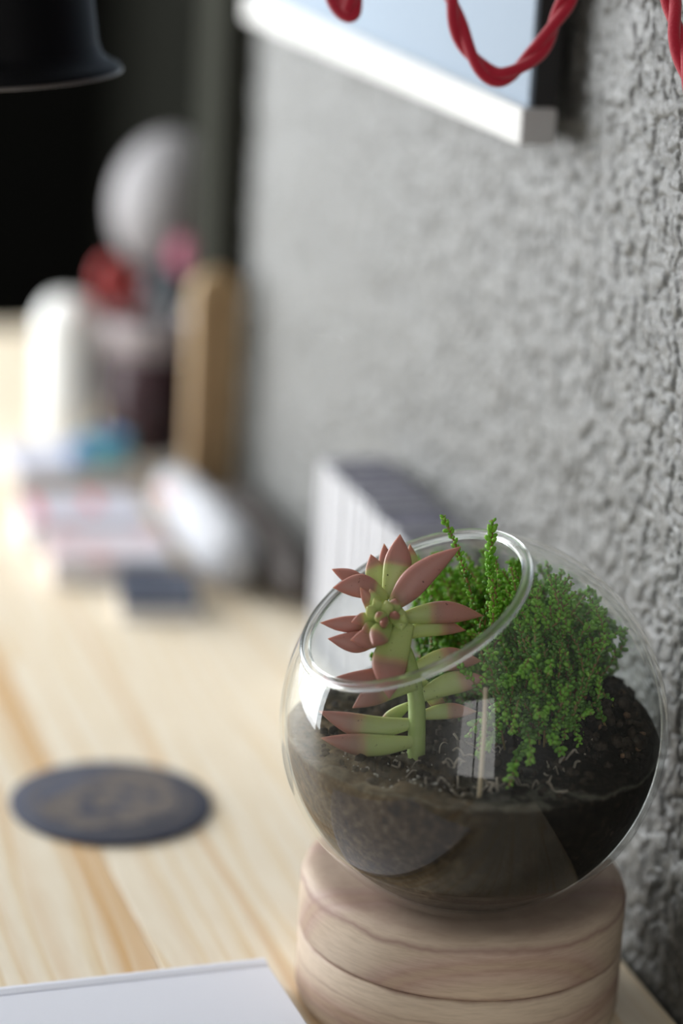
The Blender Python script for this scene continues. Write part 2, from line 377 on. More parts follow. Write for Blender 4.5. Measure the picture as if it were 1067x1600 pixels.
def bowl_shell(R_, zcut, t0, n1=120, n2=72):
    V = []
    for i in range(n1):
        a = 2 * PI * i / n1
        for j in range(n2 + 1):
            th = t0 + (PI - t0) * j / n2
            p = axq @ Vector((math.sin(th) * math.cos(a), math.sin(th) * math.sin(a), math.cos(th))) * R_
            if p.z < zcut: p.z = zcut - .0004 * (1 - min(1, (zcut - p.z) / .002)) * 0
            V.append(p)
    return V
n1, n2 = 120, 80
Vo = bowl_shell(BR, -.9 * BR, OPEN_T, n1, n2); Vi = bowl_shell(BIN, -.9 * BR + .003, OPEN_T, n1, n2)
Fc = []; k = n2 + 1
for i in range(n1):
    j = (i + 1) % n1
    for q in range(n2):
        Fc.append([i * k + q, i * k + q + 1, j * k + q + 1, j * k + q])
        o_ = n1 * k; Fc.append([o_ + i * k + q, o_ + j * k + q, o_ + j * k + q + 1, o_ + i * k + q + 1])
bowl = thing('glass_bowl_planter', 'round clear glass bowl with slanted opening on wooden stand, planted with succulents', 'planter', BC)
gb = mesh('glass_body', Vo + Vi, Fc, m_gl, True, bowl)
bm = bmesh.new(); bm.from_mesh(gb.data); bmesh.ops.remove_doubles(bm, verts=bm.verts, dist=1e-7); bm.to_mesh(gb.data); bm.free()
RM = (BR + BIN) / 2
rc, rz = RM * math.sin(OPEN_T) - .0008, RM * math.cos(OPEN_T)
prof = [(rc + .0024 * math.cos(a), rz + .0019 * math.sin(a)) for a in [2 * PI * i / 12 for i in range(12)]]
lathe('rim', prof, m_rim, bowl, 160, axq, closed=True)['label'] = 'thick polished slanted lip of the glass bowl'

# ------------------------------------------------------------------ soil
m_soil, nt, b = mat('dark_soil', (.03, .02, .015), .9, 0, .06)
n = noise(nt, 260, 8, .7); r = ramp(nt, n.outputs[0], [(.35, (.003, .002, .0015)), (.55, (.010, .007, .005)), (.72, (.05, .036, .026))])
tc = N(nt, 'ShaderNodeTexCoord'); sx = N(nt, 'ShaderNodeSeparateXYZ'); nt.links.new(tc.outputs['Object'], sx.inputs[0])
n2_ = noise(nt, 45, 4, .6)
# sandy gravel pocket on the window side of the bowl
k = math_(nt, 'MULTIPLY_ADD', sx.outputs[0], -26.0, -.95); k = math_(nt, 'ADD', k, n2_.outputs[0]); k.node.use_clamp = True
sand = ramp(nt, n.outputs[0], [(.3, (.03, .02, .011)), (.5, (.12, .08, .042)), (.7, (.25, .18, .11))])
mxs = N(nt, 'ShaderNodeMix', data_type='RGBA'); nt.links.new(k, mxs.inputs[0]); nt.links.new(r.outputs[0], mxs.inputs[6]); nt.links.new(sand.outputs[0], mxs.inputs[7])
# pale mineral line where the soil meets the glass
zz = math_(nt, 'MULTIPLY_ADD', n2_.outputs[0], .010, sx.outputs[2]); zl = math_(nt, 'ABSOLUTE', math_(nt, 'SUBTRACT', zz, .0005))
kl = math_(nt, 'SUBTRACT', 1.0, math_(nt, 'DIVIDE', zl, .0014)); kl.node.use_clamp = True
kl = math_(nt, 'MULTIPLY', kl, math_(nt, 'MULTIPLY', n.outputs[0], .5))
mxl = N(nt, 'ShaderNodeMix', data_type='RGBA'); nt.links.new(kl, mxl.inputs[0]); nt.links.new(mxs.outputs[2], mxl.inputs[6]); mxl.inputs[7].default_value = (.34, .32, .26, 1)
nt.links.new(mxl.outputs[2], b.inputs['Base Color']); bump(nt, b, n.outputs[0], .9, .002)
SRAD = BIN - .0008
def hb(a): return -.004 + .006 * max(0, math.cos(a - .5)) + .0012 * math.sin(5 * a) + .0008 * math.sin(11 * a + 1)
G = 64
gx = field(G * 2, G * 2, .0012, .0012, (.012, .012), 8); gx2 = field(G * 2, G * 2, .0012, .0012, (.005, .005), 9)
def soil_h(x, y, s, a):
    i = int((x / .15 + .5) * (G * 2 - 1)); j = int((y / .15 + .5) * (G * 2 - 1))
    mound = .014 * math.exp(-(((x - .046) / .020) ** 2 + ((y + .012) / .026) ** 2)) + .004 * math.exp(-((x - .01) ** 2 + (y + .01) ** 2) / .0009)
    dip = -.004 * math.exp(-((x + .045) ** 2 + (y + .035) ** 2) / .0005)
    return hb(a) + (mound + dip) * min(1, (1 - s) * 5) + (.0012 * gx[i, j] + .0010 * abs(gx2[i, j])) * min(1, (1 - s) * 8)
V, Fc = [Vector((0, 0, 0))], []; NA, NR = 160, 44
for q in range(1, NR + 1):
    s = q / NR
    for i in range(NA):
        a = 2 * PI * i / NA; rb = math.sqrt(SRAD ** 2 - hb(a) ** 2); x, y = s * rb * math.cos(a), s * rb * math.sin(a)
        z = soil_h(x, y, s, a)
        lim = SRAD ** 2 - x * x - y * y
        if z > 0 and z * z > lim: z = math.sqrt(max(lim, 0))
        V.append(Vector((x, y, z)))
V[0].z = soil_h(0, 0, 0, 0)
ND = 24
for q in range(1, ND + 1):
    for i in range(NA):
        a = 2 * PI * i / NA; e0 = math.asin(hb(a) / SRAD); e1 = -math.asin(.86) ; e = e0 + (e1 - e0) * q / ND
        V.append(Vector((SRAD * math.cos(e) * math.cos(a), SRAD * math.cos(e) * math.sin(a), SRAD * math.sin(e))))
for i in range(NA):
    Fc.append([0, 1 + i, 1 + (i + 1) % NA])
for q in range(NR + ND - 1):
    for i in range(NA):
        j = (i + 1) % NA; Fc.append([1 + q * NA + i, 1 + (q + 1) * NA + i, 1 + (q + 1) * NA + j, 1 + q * NA + j])
Fc.append([1 + (NR + ND - 1) * NA + i for i in range(NA)][::-1])
soil = thing('potting_soil', 'dark lumpy potting soil filling lower half of the glass bowl', 'soil', BC)
so = mesh('soil_body', V, Fc, m_soil, True, soil); so['kind'] = 'stuff'
def soil_z(wx, wy):
    x, y = wx - BC.x, wy - BC.y; a = math.atan2(y, x); rb = math.sqrt(SRAD ** 2 - hb(a) ** 2); s = min(1, math.hypot(x, y) / rb)
    return BC.z + soil_h(x, y, s, a)
def rock_data(c, r, seed):
    rr = random.Random(seed); bm = bmesh.new(); bmesh.ops.create_icosphere(bm, subdivisions=1, radius=1)
    sc = [rr.uniform(.6, 1.2) for _ in range(3)]; V = []
    for v in bm.verts:
        q = r * rr.uniform(.75, 1.2); V.append(Vector((v.co.x * sc[0], v.co.y * sc[1], v.co.z * sc[2])) * q + c)
    Fc = [[v.index for v in f.verts] for f in bm.faces]; bm.free(); return V, Fc
def scatter(name, m, count, rng_fn, seed, parent):
    V, Fc = [], []; rr = random.Random(seed)
    for i in range(count):
        c, r = rng_fn(rr); v, f = rock_data(c, r, seed * 1000 + i); b0 = len(V); V += v; Fc += [[b0 + k for k in q] for q in f]
    o = mesh(name, V, Fc, m, True, parent); o['kind'] = 'stuff'; return o
def on_soil(rr, xr, yr, r0, r1):
    while True:
        x, y = rr.uniform(*xr), rr.uniform(*yr)
        if x * x + y * y < (SRAD - .006) ** 2: break
    a = math.atan2(y, x); rb = math.sqrt(SRAD ** 2 - hb(a) ** 2); s = math.hypot(x, y) / rb; r = rr.uniform(r0, r1)
    return Vector((x, y, soil_h(x, y, s, a) + r * .3)), r
m_clod = mottled('soil_clods', (.006, .004, .003), (.055, .04, .03), 300, .9, .6, .001, spec=.1)
m_bark = mottled('orange_bark', (.06, .03, .016), (.18, .10, .055), 200, .8, .5)
m_grit = mottled('pale_grit', (.35, .33, .30), (.65, .62, .58), 300, .5, .2)
scatter('soil_clods', m_clod, 420, lambda rr: on_soil(rr, (-.065, .066), (-.066, .06), .0008, .0026), 3, soil)
scatter('soil_clods', m_clod, 130, lambda rr: on_soil(rr, (.028, .066), (-.04, .02), .0015, .0042), 4, soil)
scatter('bark_chips', m_bark, 26, lambda rr: on_soil(rr, (.02, .062), (-.045, .01), .0012, .0022), 5, soil)
scatter('grit', m_grit, 90, lambda rr: on_soil(rr, (-.058, -.025), (-.055, .0), .0003, .0009), 6, soil)
# dry roots curled on the surface
m_root = mottled('dry_roots', (.16, .13, .10), (.34, .29, .24), 250, .8, .3)
V, Fc = [], []; rr = random.Random(12)
for i in range(46):
    x0, y0 = rr.uniform(-.05, .035), rr.uniform(-.062, -.012)
    if math.hypot(x0, y0) > .064: continue
    ang = rr.uniform(0, 6.3); P = []
    for k in range(7):
        P.append(Vector((x0, y0, soil_z(x0 + BC.x, y0 + BC.y) - BC.z + .0008 + .0012 * math.sin(k * 1.3 + i))))
        ang += rr.uniform(-.9, .9); x1, y1 = x0 + .0016 * math.cos(ang), y0 + .0016 * math.sin(ang)
        if math.hypot(x1, y1) < .066: x0, y0 = x1, y1
        else: x0, y0 = x0 * .98, y0 * .98
    v, f = tube_data(catmull(P, 3), rr.uniform(.00025, .0006), 5); b0 = len(V); V += v; Fc += [[b0 + k for k in q] for q in f]
mesh('dry_roots', V, Fc, m_root, True, soil)['kind'] = 'stuff'
# the dark twig and lump standing up at the right of the bowl
TW = at(962, 1150, 1.0) - BC
mesh('twig', *tube_data(catmull([TW + Vector((0, 0, -.010)), TW + Vector((-.002, 0, .002)), TW + CUP * .007 + CRIGHT * -.001, TW + CUP * .010 + CRIGHT * .0012, TW + CUP * .0135], 5),
     [.0016] * 5 + [.0013] * 5 + [.0017] * 5 + [.0010] * 5 + [.0012], 7), m_clod, True, soil)

# ------------------------------------------------------------------ succulent
m_leaf, nt, b = mat('succulent_skin', (.4, .5, .2), .42, 0, .45, .25)
at_ = N(nt, 'ShaderNodeAttribute', attribute_name='tip'); n = noise(nt, 120, 3, .5)
sm = math_(nt, 'MULTIPLY_ADD', n.outputs[0], .22, math_(nt, 'SUBTRACT', at_.outputs['Fac'], .11)); 
r = ramp(nt, sm, [(.0, (.42, .50, .18)), (.3, (.38, .43, .16)), (.5, (.42, .29, .16)), (.72, (.34, .19, .14)), (1, (.39, .18, .15))])
sp = noise(nt, 900, 1); spr = ramp(nt, sp.outputs[0], [(.22, (.25, .2, .15)), (.27, (1, 1, 1))])
mxx = N(nt, 'ShaderNodeMix', data_type='RGBA', blend_type='MULTIPLY'); mxx.inputs[0].default_value = 1
nt.links.new(r.outputs[0], mxx.inputs[6]); nt.links.new(spr.outputs[0], mxx.inputs[7]); nt.links.new(mxx.outputs[2], b.inputs['Base Color'])
b.inputs['Subsurface Radius'].default_value = (1, .6, .25)
D0 = (Vector((-.0361, -.0342, .1205)) - CAM).dot(FWD)
SOILPX = at(650, 1185, D0); SUC = Vector((SOILPX.x, SOILPX.y, soil_z(SOILPX.x, SOILPX.y) - .002))
suc = thing('rosette_succulent', 'pink-tipped green rosette succulent with thick pointed leaves, rising out of the glass bowl', 'succulent', SUC)
def fat_leaf(bx, by, bd, tx, ty, td, wpx, thick=.5, bow=0.0, s0=.2, s1=.75, belly=.55, basew=.42, twist=0.0, blunt=.5):
    """base and tip as seen, depth offsets in mm towards the lens, width in picture px"""
    B = at(bx, by, D0 - bd * .001); T = at(tx, ty, D0 - td * .001)
    ax = (T - B); L = ax.length; axn = ax.normalized()
    side = axn.cross(TOCAM); side = side.normalized() if side.length > 1e-3 else CRIGHT.copy()
    nrm = side.cross(axn).normalized()
    if nrm.dot(TOCAM) < 0: nrm = -nrm
    q = Quaternion(axn, twist); side = q @ side; nrm = q @ nrm
    hw = wpx * D0 / 4000 / 2; V, tips = [], []; NL, NC = 18, 14
    for i in range(NL + 1):
        t = i / NL
        if t < belly: w = basew + (1 - basew) * math.sin(PI / 2 * t / belly)
        else:
            u = (t - belly) / (1 - belly); w = max(.0, 1 - u ** 1.75)
        w = max(w, .03)
        c = B + ax * t + side * (bow * L * math.sin(PI * t))
        for j in range(NC):
            a = 2 * PI * j / NC; sx_ = math.cos(a); sy_ = math.sin(a)
            th = thick * (w ** .75) * (1.0 if sy_ < 0 else .72)
            V.append(c + side * (hw * w * sx_) + nrm * (hw * th * sy_) - SUC)
            e = max(0, min(1, (t - s0) / (s1 - s0))); e = e * e * (3 - 2 * e)
            e = min(1, e + .25 * max(0, abs(sx_) - .75) * (t > .25))
            tips.append(e)
    Fc = []
    for i in range(NL):
        for j in range(NC): Fc.append([i * NC + j, i * NC + (j + 1) % NC, (i + 1) * NC + (j + 1) % NC, (i + 1) * NC + j])
    Fc.append(list(range(NC))[::-1]); Fc.append([NL * NC + j for j in range(NC)])
    o = mesh('leaf', V, Fc, m_leaf, True, suc)
    at2 = o.data.attributes.new('tip', 'FLOAT', 'POINT'); at2.data.foreach_set('value', tips)
    bm = bmesh.new(); bm.from_mesh(o.data); bmesh.ops.recalc_face_normals(bm, faces=bm.faces); bm.to_mesh(o.data); bm.free()
    return o
m_stem = mottled('green_stem', (.30, .40, .12), (.40, .48, .18), 120, .5, .2)
sp_ = catmull([SUC + Vector((0, 0, -.003)), at(651, 1150, D0), at(650, 1090, D0 + .001), at(638, 1035, D0 + .001), at(618, 990, D0), at(600, 955, D0 - .002)], 6)
tube('stem', [p - SUC for p in sp_], [.0036 - .0008 * i / len(sp_) for i in range(len(sp_))], m_stem, suc, 14)
LV = [  # bx,by,bd, tx,ty,td, w, thick, bow, s0, s1
    (606, 936, -2, 625, 835, -4, 44, .42, .05, .42, .68), (605, 932, -6, 579, 866, -10, 34, .4, -.05, .5, .95), (606, 915, -9, 600, 849, -14, 22, .4, 0, .3, .7),
    (650, 915, -10, 640, 850, -14, 20, .4, 0, .5, 1.0),
    (585, 930, -8, 518, 889, -12, 26, .5, .06, .0, .45), (580, 912, -12, 548, 903, -18, 22, .5, 0, .0, .3), (606, 938, 0, 520, 918, 2, 38, .5, .14, .12, .42),
    (598, 965, 2, 500, 973, 4, 26, .55, -.06, .12, .5), (606, 985, 2, 512, 998, 6, 34, .55, -.12, .2, .5), (612, 985, 6, 548, 1000, 12, 34, .55, -.05, .25, .7),
    (612, 948, 4, 720, 854, 4, 44, .5, -.05, -.1, .25, .36), (606, 972, 6, 583, 1008, 22, 34, .6, .0, .35, .9),
    (620, 968, -4, 755, 962, -8, 36, .5, -.06, .2, .62), (625, 995, -6, 728, 985, -10, 30, .5, -.1, .35, .95), (625, 940, -10, 668, 905, -14, 24, .4, 0, .6, 1.3),
    (636, 975, 5, 608, 1092, 16, 56, .45, .10, .30, .75), (630, 985, -3, 597, 1046, -2, 18, .4, 0, .8, 1.4), (622, 950, 3, 628, 985, 8, 28, .7, 0, 1.2, 2),
    (636, 1042, 3, 500, 1068, 10, 34, .5, -.06, .05, .5),
    (650, 1070, 2, 551, 1106, 10, 40, .55, .1, .25, .8), (648, 1130, 0, 498, 1111, 2, 38, .5, -.10, .3, .85), (652, 1158, 2, 501, 1153, 6, 36, .5, -.06, .3, .85),
    (645, 1045, -1, 752, 1033, -2, 38, .5, -.08, .2, .75), (650, 1092, -1, 768, 1062, 2, 36, .5, -.08, .35, .9), (650, 1120, -6, 745, 1112, -8, 26, .5, -.05, .3, .8),
    (655, 1060, -6, 700, 1120, -12, 24, .5, 0, .3, .9), (640, 1100, -8, 590, 1135, -16, 22, .5, 0, .4, 1.)]
for l in LV: fat_leaf(*l)
# the tight young leaves of the crown
for l in [(580, 965, 5, 563, 918, 9, 20, .6, .1, .15, .7), (592, 962, 6, 578, 920, 8, 22, .6, 0, .6, 1.2), (590, 965, 9, 574, 948, 15, 22, .7, 0, .8, 1.5),
          (600, 965, 9, 584, 935, 14, 20, .7, 0, .8, 1.4), (606, 968, 10, 604, 938, 14, 22, .7, 0, .7, 1.4), (612, 962, 8, 618, 935, 12, 22, .7, 0, .5, 1.),
          (600, 972, 10, 590, 958, 18, 20, .8, 0, .6, 1.1), (606, 972, 8, 597, 972, 18, 20, .8, 0, .3, .9), (590, 978, 6, 566, 985, 12, 22, .7, 0, .4, 1.1),
          (588, 970, 6, 549, 972, 10, 20, .7, .1, .25, .9), (614, 972, 8, 618, 956, 16, 18, .8, 0, .3, .8), (622, 975, 5, 632, 960, 10, 22, .7, 0, .8, 1.4)]:
    fat_leaf(*l)

# ------------------------------------------------------------------ trailing sedum
def sedmat(name, c1, c2):
    m = bpy.data.materials.new(name); m.use_nodes = True; nt = m.node_tree; nt.nodes.clear()
    out = N(nt, 'ShaderNodeOutputMaterial'); n = noise(nt, 140, 2); r = ramp(nt, n.outputs[0], [(.3, c1), (.7, c2)])
    d = N(nt, 'ShaderNodeBsdfDiffuse'); t = N(nt, 'ShaderNodeBsdfTranslucent'); g = N(nt, 'ShaderNodeBsdfGlossy'); g.inputs['Roughness'].default_value = .35
    nt.links.new(r.outputs[0], d.inputs[0]); nt.links.new(r.outputs[0], t.inputs[0])
    a = N(nt, 'ShaderNodeMixShader'); a.inputs[0].default_value = .35; nt.links.new(d.outputs[0], a.inputs[1]); nt.links.new(t.outputs[0], a.inputs[2])
    f = N(nt, 'ShaderNodeMixShader'); f.inputs[0].default_value = .05; nt.links.new(a.outputs[0], f.inputs[1]); nt.links.new(g.outputs[0], f.inputs[2])
    nt.links.new(f.outputs[0], out.inputs[0]); return m
m_sed = sedmat('sedum_green', (.08, .23, .018), (.17, .40, .04)); m_sed2 = sedmat('sedum_fresh_tip', (.18, .48, .025), (.34, .66, .07))
m_sst = mottled('reddish_sedum_stem', (.22, .10, .04), (.25, .22, .07), 60, .6, 0)
m_sst2 = mottled('orange_sedum_stem', (.26, .09, .03), (.35, .15, .05), 60, .6, 0)
SEDB = at(845, 1190, 1.0); SEDB.z = soil_z(SEDB.x, SEDB.y)
sed = thing('trailing_sedum', 'dense bushy green sedum with tiny beaded leaves crowding right side of the glass bowl', 'plant', SEDB)
OCT = []
for jj_ in range(1, 4):
    ph = PI * jj_ / 4
    for kk in range(6):
        a = 2 * PI * kk / 6; OCT.append((math.sin(ph) * math.cos(a), math.sin(ph) * math.sin(a), math.cos(ph)))
OCT = [(0, 0, 1)] + OCT + [(0, 0, -1)]
OF = [[0, 1 + k, 1 + (k + 1) % 6] for k in range(6)] + [[1 + q * 6 + k, 7 + q * 6 + k, 7 + q * 6 + (k + 1) % 6, 1 + q * 6 + (k + 1) % 6] for q in range(2) for k in range(6)] + [[13 + k, 19, 13 + (k + 1) % 6] for k in range(6)]
OA = np.array(OCT)
def sprig(path, seed, lr=.0011, step=.0012, tipfresh=True, start=.12):
    rr = random.Random(seed); pts = catmull(path, 10); L = [0]
    for i in range(1, len(pts)): L.append(L[-1] + (pts[i] - pts[i - 1]).length)
    tot = L[-1]; V, Fc, MI = [], [], []
    v, f = tube_data([p - SEDB for p in pts[::2]], .0005, 5); V += v; Fc += f; MI += [2] * len(f)
    s = tot * start; k = 0; i = 0
    while s < tot:
        while i < len(L) - 2 and L[i + 1] < s: i += 1
        u = (s - L[i]) / max(1e-9, L[i + 1] - L[i]); p = pts[i].lerp(pts[i + 1], u); t = (pts[i + 1] - pts[i]).normalized()
        o1 = t.orthogonal().normalized(); o2 = t.cross(o1)
        for h in range(2):
            a = k * 1.57 + h * PI + rr.uniform(-.7, .7); d = o1 * math.cos(a) + o2 * math.sin(a)
            ln = lr * rr.uniform(.65, 1.3) * (1 - .35 * max(0, s / tot - .9) * 10); dirv = (d * rr.uniform(.7, 1.2) + t * rr.uniform(.3, 1.1)).normalized()
            c = p + dirv * ln * 1.0 - SEDB; q = Vector((0, 0, 1)).rotation_difference(dirv).to_matrix()
            M = np.array(q); P = (OA * [ln * .62, ln * .62, ln]) @ M.T + np.array(c); b0 = len(V); V += [tuple(x) for x in P]
            Fc += [[b0 + x for x in y] for y in OF]; fresh = 1 if (tipfresh and s > tot * .72) or rr.random() < .12 else 0; MI += [fresh] * len(OF)
        k += 1; s += step * rr.uniform(.85, 1.15) * (1 - .4 * (s > tot * .93))
    o = mesh('sprig', V, Fc, None, True, sed)
    for m in (m_sed, m_sed2, m_sst): o.data.materials.append(m)
    o.data.polygons.foreach_set('material_index', MI); return o
rr = random.Random(99)
def in_bowl(p, lim=.93):
    q = p - BC
    if q.length < BIN * lim: return True
    return q.dot(NRM) > BR * .70 and (q - NRM * q.dot(NRM)).length < BR * .54 and q.length < BR * 1.25
def clampb(p, lim=.93):
    q = p - BC
    if q.length > BIN * lim and q.dot(NRM) / q.length < .80: q = q * (BIN * lim / q.length)
    return BC + q
cnt = 0
def envelope_top(x):  # silhouette of the bush
    P = [(640, 870), (690, 850), (740, 842), (780, 850), (812, 858), (850, 870), (880, 878), (930, 905), (950, 950), (985, 985)]
    for (a, b), (c, d) in zip(P, P[1:]):
        if a <= x <= c: return b + (d - b) * (x - a) / (c - a)
    return 900
while cnt < 235:
    tx = rr.uniform(655, 950); ty = envelope_top(tx) + abs(rr.gauss(0, 1)) * 100 + 4
    dep = rr.uniform(.965, 1.045)
    if tx < 760 and dep < 1.0: dep = rr.uniform(1.005, 1.04)
    if tx > 940 and ty > 1080: continue
    T = clampb(at(tx, min(ty, 1120), dep), .95)
    bx = 845 + (tx - 830) * rr.uniform(.0, 1.0) + rr.uniform(-40, 40); B = at(bx, 1185, (dep - 1) * .8 + 1.0); B.x = max(-.03, min(.045, B.x))
    B.z = soil_z(B.x, B.y) - .002
    if T.z < B.z + .008: continue
    mid = B.lerp(T, .5) + Vector((rr.uniform(-.011, .011), rr.uniform(-.011, .011), rr.uniform(-.002, .006))) + (T - B).cross(Vector((0, 1, 0))) * rr.uniform(-.08, .08)
    q3 = B.lerp(T, .8) + Vector((rr.uniform(-.006, .006), rr.uniform(-.006, .006), rr.uniform(-.003, .003)))
    B2 = clampb(B, .95); mid = clampb(mid); q3 = clampb(q3)
    B2.z = B.z
    sprig([B2, mid, q3, T], cnt, rr.uniform(.0010, .0014), rr.uniform(.0014, .0019)); cnt += 1
# low fresh sprigs spilling forward over the soil
for k in range(46):
    x0, y0 = rr.uniform(765, 900), rr.uniform(1050, 1180); d0 = rr.uniform(.965, .99)
    x1, y1 = x0 + rr.uniform(-45, 35), y0 + rr.uniform(-50, 45); y1 = min(y1, 1215)
    A_, M_, T_ = at(x0, y0, d0 + .015), at((x0 + x1) / 2, min(y0, y1) - rr.uniform(10, 35), d0), at(x1, y1, d0 - rr.uniform(.004, .016))
    P_ = []
    for p in (A_, M_, T_):
        p = clampb(p, .95); p.z = max(p.z, soil_z(p.x, p.y) + .001); P_.append(p)
    sprig(P_, 700 + k, rr.uniform(.0011, .0015), .0016, True, .0)
for k in range(6):
    a_ = at(905 + 6 * k, 1165, .99); a_.z = soil_z(a_.x, a_.y)
    tube('stem', [p - SEDB for p in catmull([a_, at(900 + 5 * k, 1120, .985), at(890 + 3 * k, 1060, .985)], 5)], .0009, m_sst2, sed, 6)
# the individual sprigs that stand out in the photograph
for k, (P, lr_) in enumerate([
    ([(790, 1120, 1.0), (752, 990, .99), (735, 925, .982), (716, 862, .978), (692, 806, .976)], .0012),
    ([(820, 1120, 1.0), (775, 980, .985), (764, 900, .98), (768, 850, .978), (769, 812, .978)], .0016),
    ([(850, 1150, .99), (905, 1050, .985), (945, 1000, .985), (988, 978, .99)], .0013),
    ([(830, 1150, .985), (810, 1180, .96), (800, 1215, .945), (792, 1238, .943)], .0014),
    ([(820, 1160, .98), (815, 1120, .965), (830, 1170, .955), (826, 1195, .95)], .0014),
    ([(780, 1150, .98), (765, 1120, .975), (745, 1130, .972), (732, 1150, .972)], .0014),
    ([(800, 1140, .98), (760, 1090, .97), (735, 1060, .968), (712, 1030, .968)], .0012),
    ([(800, 1130, .98), (770, 1060, .966), (760, 1010, .963), (735, 985, .962)], .0012),
    ([(850, 1160, .98), (870, 1120, .965), (880, 1090, .96), (888, 1070, .96)], .0013),
    ([(760, 1130, 1.0), (680, 1060, 1.0), (610, 1050, 1.0), (578, 1022, 1.0)], .0012),
    ([(780, 1080, 1.01), (700, 980, 1.012), (670, 910, 1.014), (652, 872, 1.015)], .0015),
    ([(790, 1080, 1.02), (720, 960, 1.022), (694, 890, 1.022), (702, 852, 1.022)], .0016)]):
    pts = [clampb(at(*p), .955) for p in P]; sprig(pts, 500 + k, lr_, .0017)
# reflection line of the glass, built as a thin solid rod inside it
m_reflection, _, _ = mat('reflection_tan', (.42, .33, .22), .6)
st = tube('reflection_rod', [at(759, 1075, .948) , at(756, 1150, .9405), at(750, 1230, .9365), at(745, 1285, .938)], .0009, m_reflection)
tag(st, 'thin upright reflection line in the glass, modelled as a rod inside the bowl before the sedum', 'reflection_rod')

# ------------------------------------------------------------------ red twisted cord
m_red, nt, b = mat('red_textile', (.42, .008, .03), .75, 0, .3); n = noise(nt, 1500, 2); bump(nt, b, n.outputs[0], .5, .0006)
b.inputs['Sheen Weight'].default_value = .4
cord = thing('twisted_cord', 'red twisted textile cable hanging in loops before the wall board', 'cable', at(780, 130, 1.03))
cp = [at(470, -330, 1.07), at(505, -90, 1.05), at(520, -10, 1.045), at(545, 20, 1.04), at(556, -10, 1.04), at(585, -120, 1.04), at(640, -200, 1.04), at(690, -90, 1.035), at(706, 0, 1.03), at(730, 75, 1.03), at(778, 121, 1.03), at(838, 82, 1.03), at(872, 25, 1.028), at(893, -20, 1.025), at(930, -150, 1.01),
      at(985, -210, .99), at(1035, -60, .975), at(1050, 10, .97), at(1062, 70, .965), at(1082, 140, .96), at(1110, 175, .955), at(1140, 120, .95), at(1150, -60, .945), at(1150, -300, .94)]
cc = catmull(cp, 26); o0 = cord.location
for sgn in (0, PI):
    P = []; L = 0; nrm = Vector((0, 0, 1)); t0 = (cc[1] - cc[0]).normalized(); nrm = t0.orthogonal().normalized()
    for i, p in enumerate(cc):
        if i: L += (cc[i] - cc[i - 1]).length
        t = (cc[min(i + 1, len(cc) - 1)] - cc[max(0, i - 1)]).normalized(); nrm = (nrm - t * nrm.dot(t)).normalized(); bb = t.cross(nrm)
        a = L / .046 * 2 * PI + sgn; P.append(p + (nrm * math.cos(a) + bb * math.sin(a)) * .0017 - o0)
    tube('strand', P, .0024, m_red, cord, 12)

# ------------------------------------------------------------------ picture ledge and board on the wall
m_ledge, _, _ = mat('white_ledge', (.58, .58, .565), .5, 0, .3)
m_alu, _, _ = mat('grey_end_cap', (.46, .46, .465), .45)
m_board, _, _ = mat('pale_blue_board', (.24, .30, .37), .5, 0, .12)
m_blk, _, _ = mat('black_edge', (.012, .012, .013), .6)
LX0 = .058
q = [Vector(c) for c in (CAM + ray(812, 228) * ((LX0 - CAM.x) / ray(812, 228).x), CAM + ray(815, 170) * ((LX0 - CAM.x) / ray(815, 170).x))]
LY, LZ0, LZ1 = q[0].y, q[0].z, q[1].z
led = thing('wall_ledge', 'white square ledge bar with grey end, fixed to the textured wall', 'ledge', (LX0, LY, LZ0))
box('rail', (0, 0.0015, 0), (.016, .455, LZ1 - LZ0), m_ledge, led, .0006, 2)
box('end_cap', (0.0002, 0, .0003), (.016, .0015, LZ1 - LZ0 - .0003), m_alu, led, .0003, 1)
box('wall_mount', (.016, .03, .003), (WX - LX0, .10, LZ1 - LZ0 - .003), m_blk, led)
box('wall_mount', (.016, .36, .003), (WX - LX0, .43, LZ1 - LZ0 - .003), m_blk, led)
brd = thing('blue_board', 'glossy pale blue board with black side edge, resting on the white ledge', 'board', (LX0 + .004, LY + .004, LZ1))
box('front_panel', (0, 0, 0), (.002, .45, .40), m_board, brd)
box('backing', (.002, .0005, 0), (.0135, .45, .40), m_blk, brd)
box('spacer', (.0135, .02, .10), (WX - LX0 - .004, .06, .38), m_blk, brd)

# ------------------------------------------------------------------ pendant lamp
m_lamp, _, _ = mat('black_enamel', (.002, .002, .003), .5, 0, .08)
LR = .046
lc = at(16, 118, 1.08)
lamp = thing('pendant_lamp', 'black bell-shaped lamp shade with flared lip hanging at top left', 'lamp', lc)
tilt = Matrix.Rotation(math.radians(-5.5), 3, FWD) 
pf = [(LR, 0), (LR + .0012, .0012), (LR + .0004, .0028), (LR - .003, .0045), (LR - .0065, .0075), (LR - .0080, .0125), (LR - .0088, .03), (LR - .0105, .055), (LR - .016, .075), (.014, .090), (.008, .094), (0, .095)]
pin = [(0, .093), (.008, .092), (.013, .088), (LR - .0175, .073), (LR - .0120, .054), (LR - .0103, .03), (LR - .0095, .014), (LR - .0078, .0085), (LR - .0045, .0045), (LR, 0)]
lathe('lamp_shade', pf[::-1] + pin[::-1][1:], m_lamp, lamp, 96, tilt)
m_lip, _, _ = mat('highlit_lip', (.05, .04, .038), .3, 0, .5)  # lip highlight put into the colour, paler and shinier than the enamel
lathe('rolled_lip', [(LR + .0006 + .0009 * math.cos(a), .0004 + .0009 * math.sin(a)) for a in [2 * PI * i / 8 for i in range(8)]], m_lip, lamp, 96, tilt, closed=True)
tube('socket', [tilt @ Vector((0, 0, .090)), tilt @ Vector((0, 0, .125))], .012, m_lamp, lamp, 20)
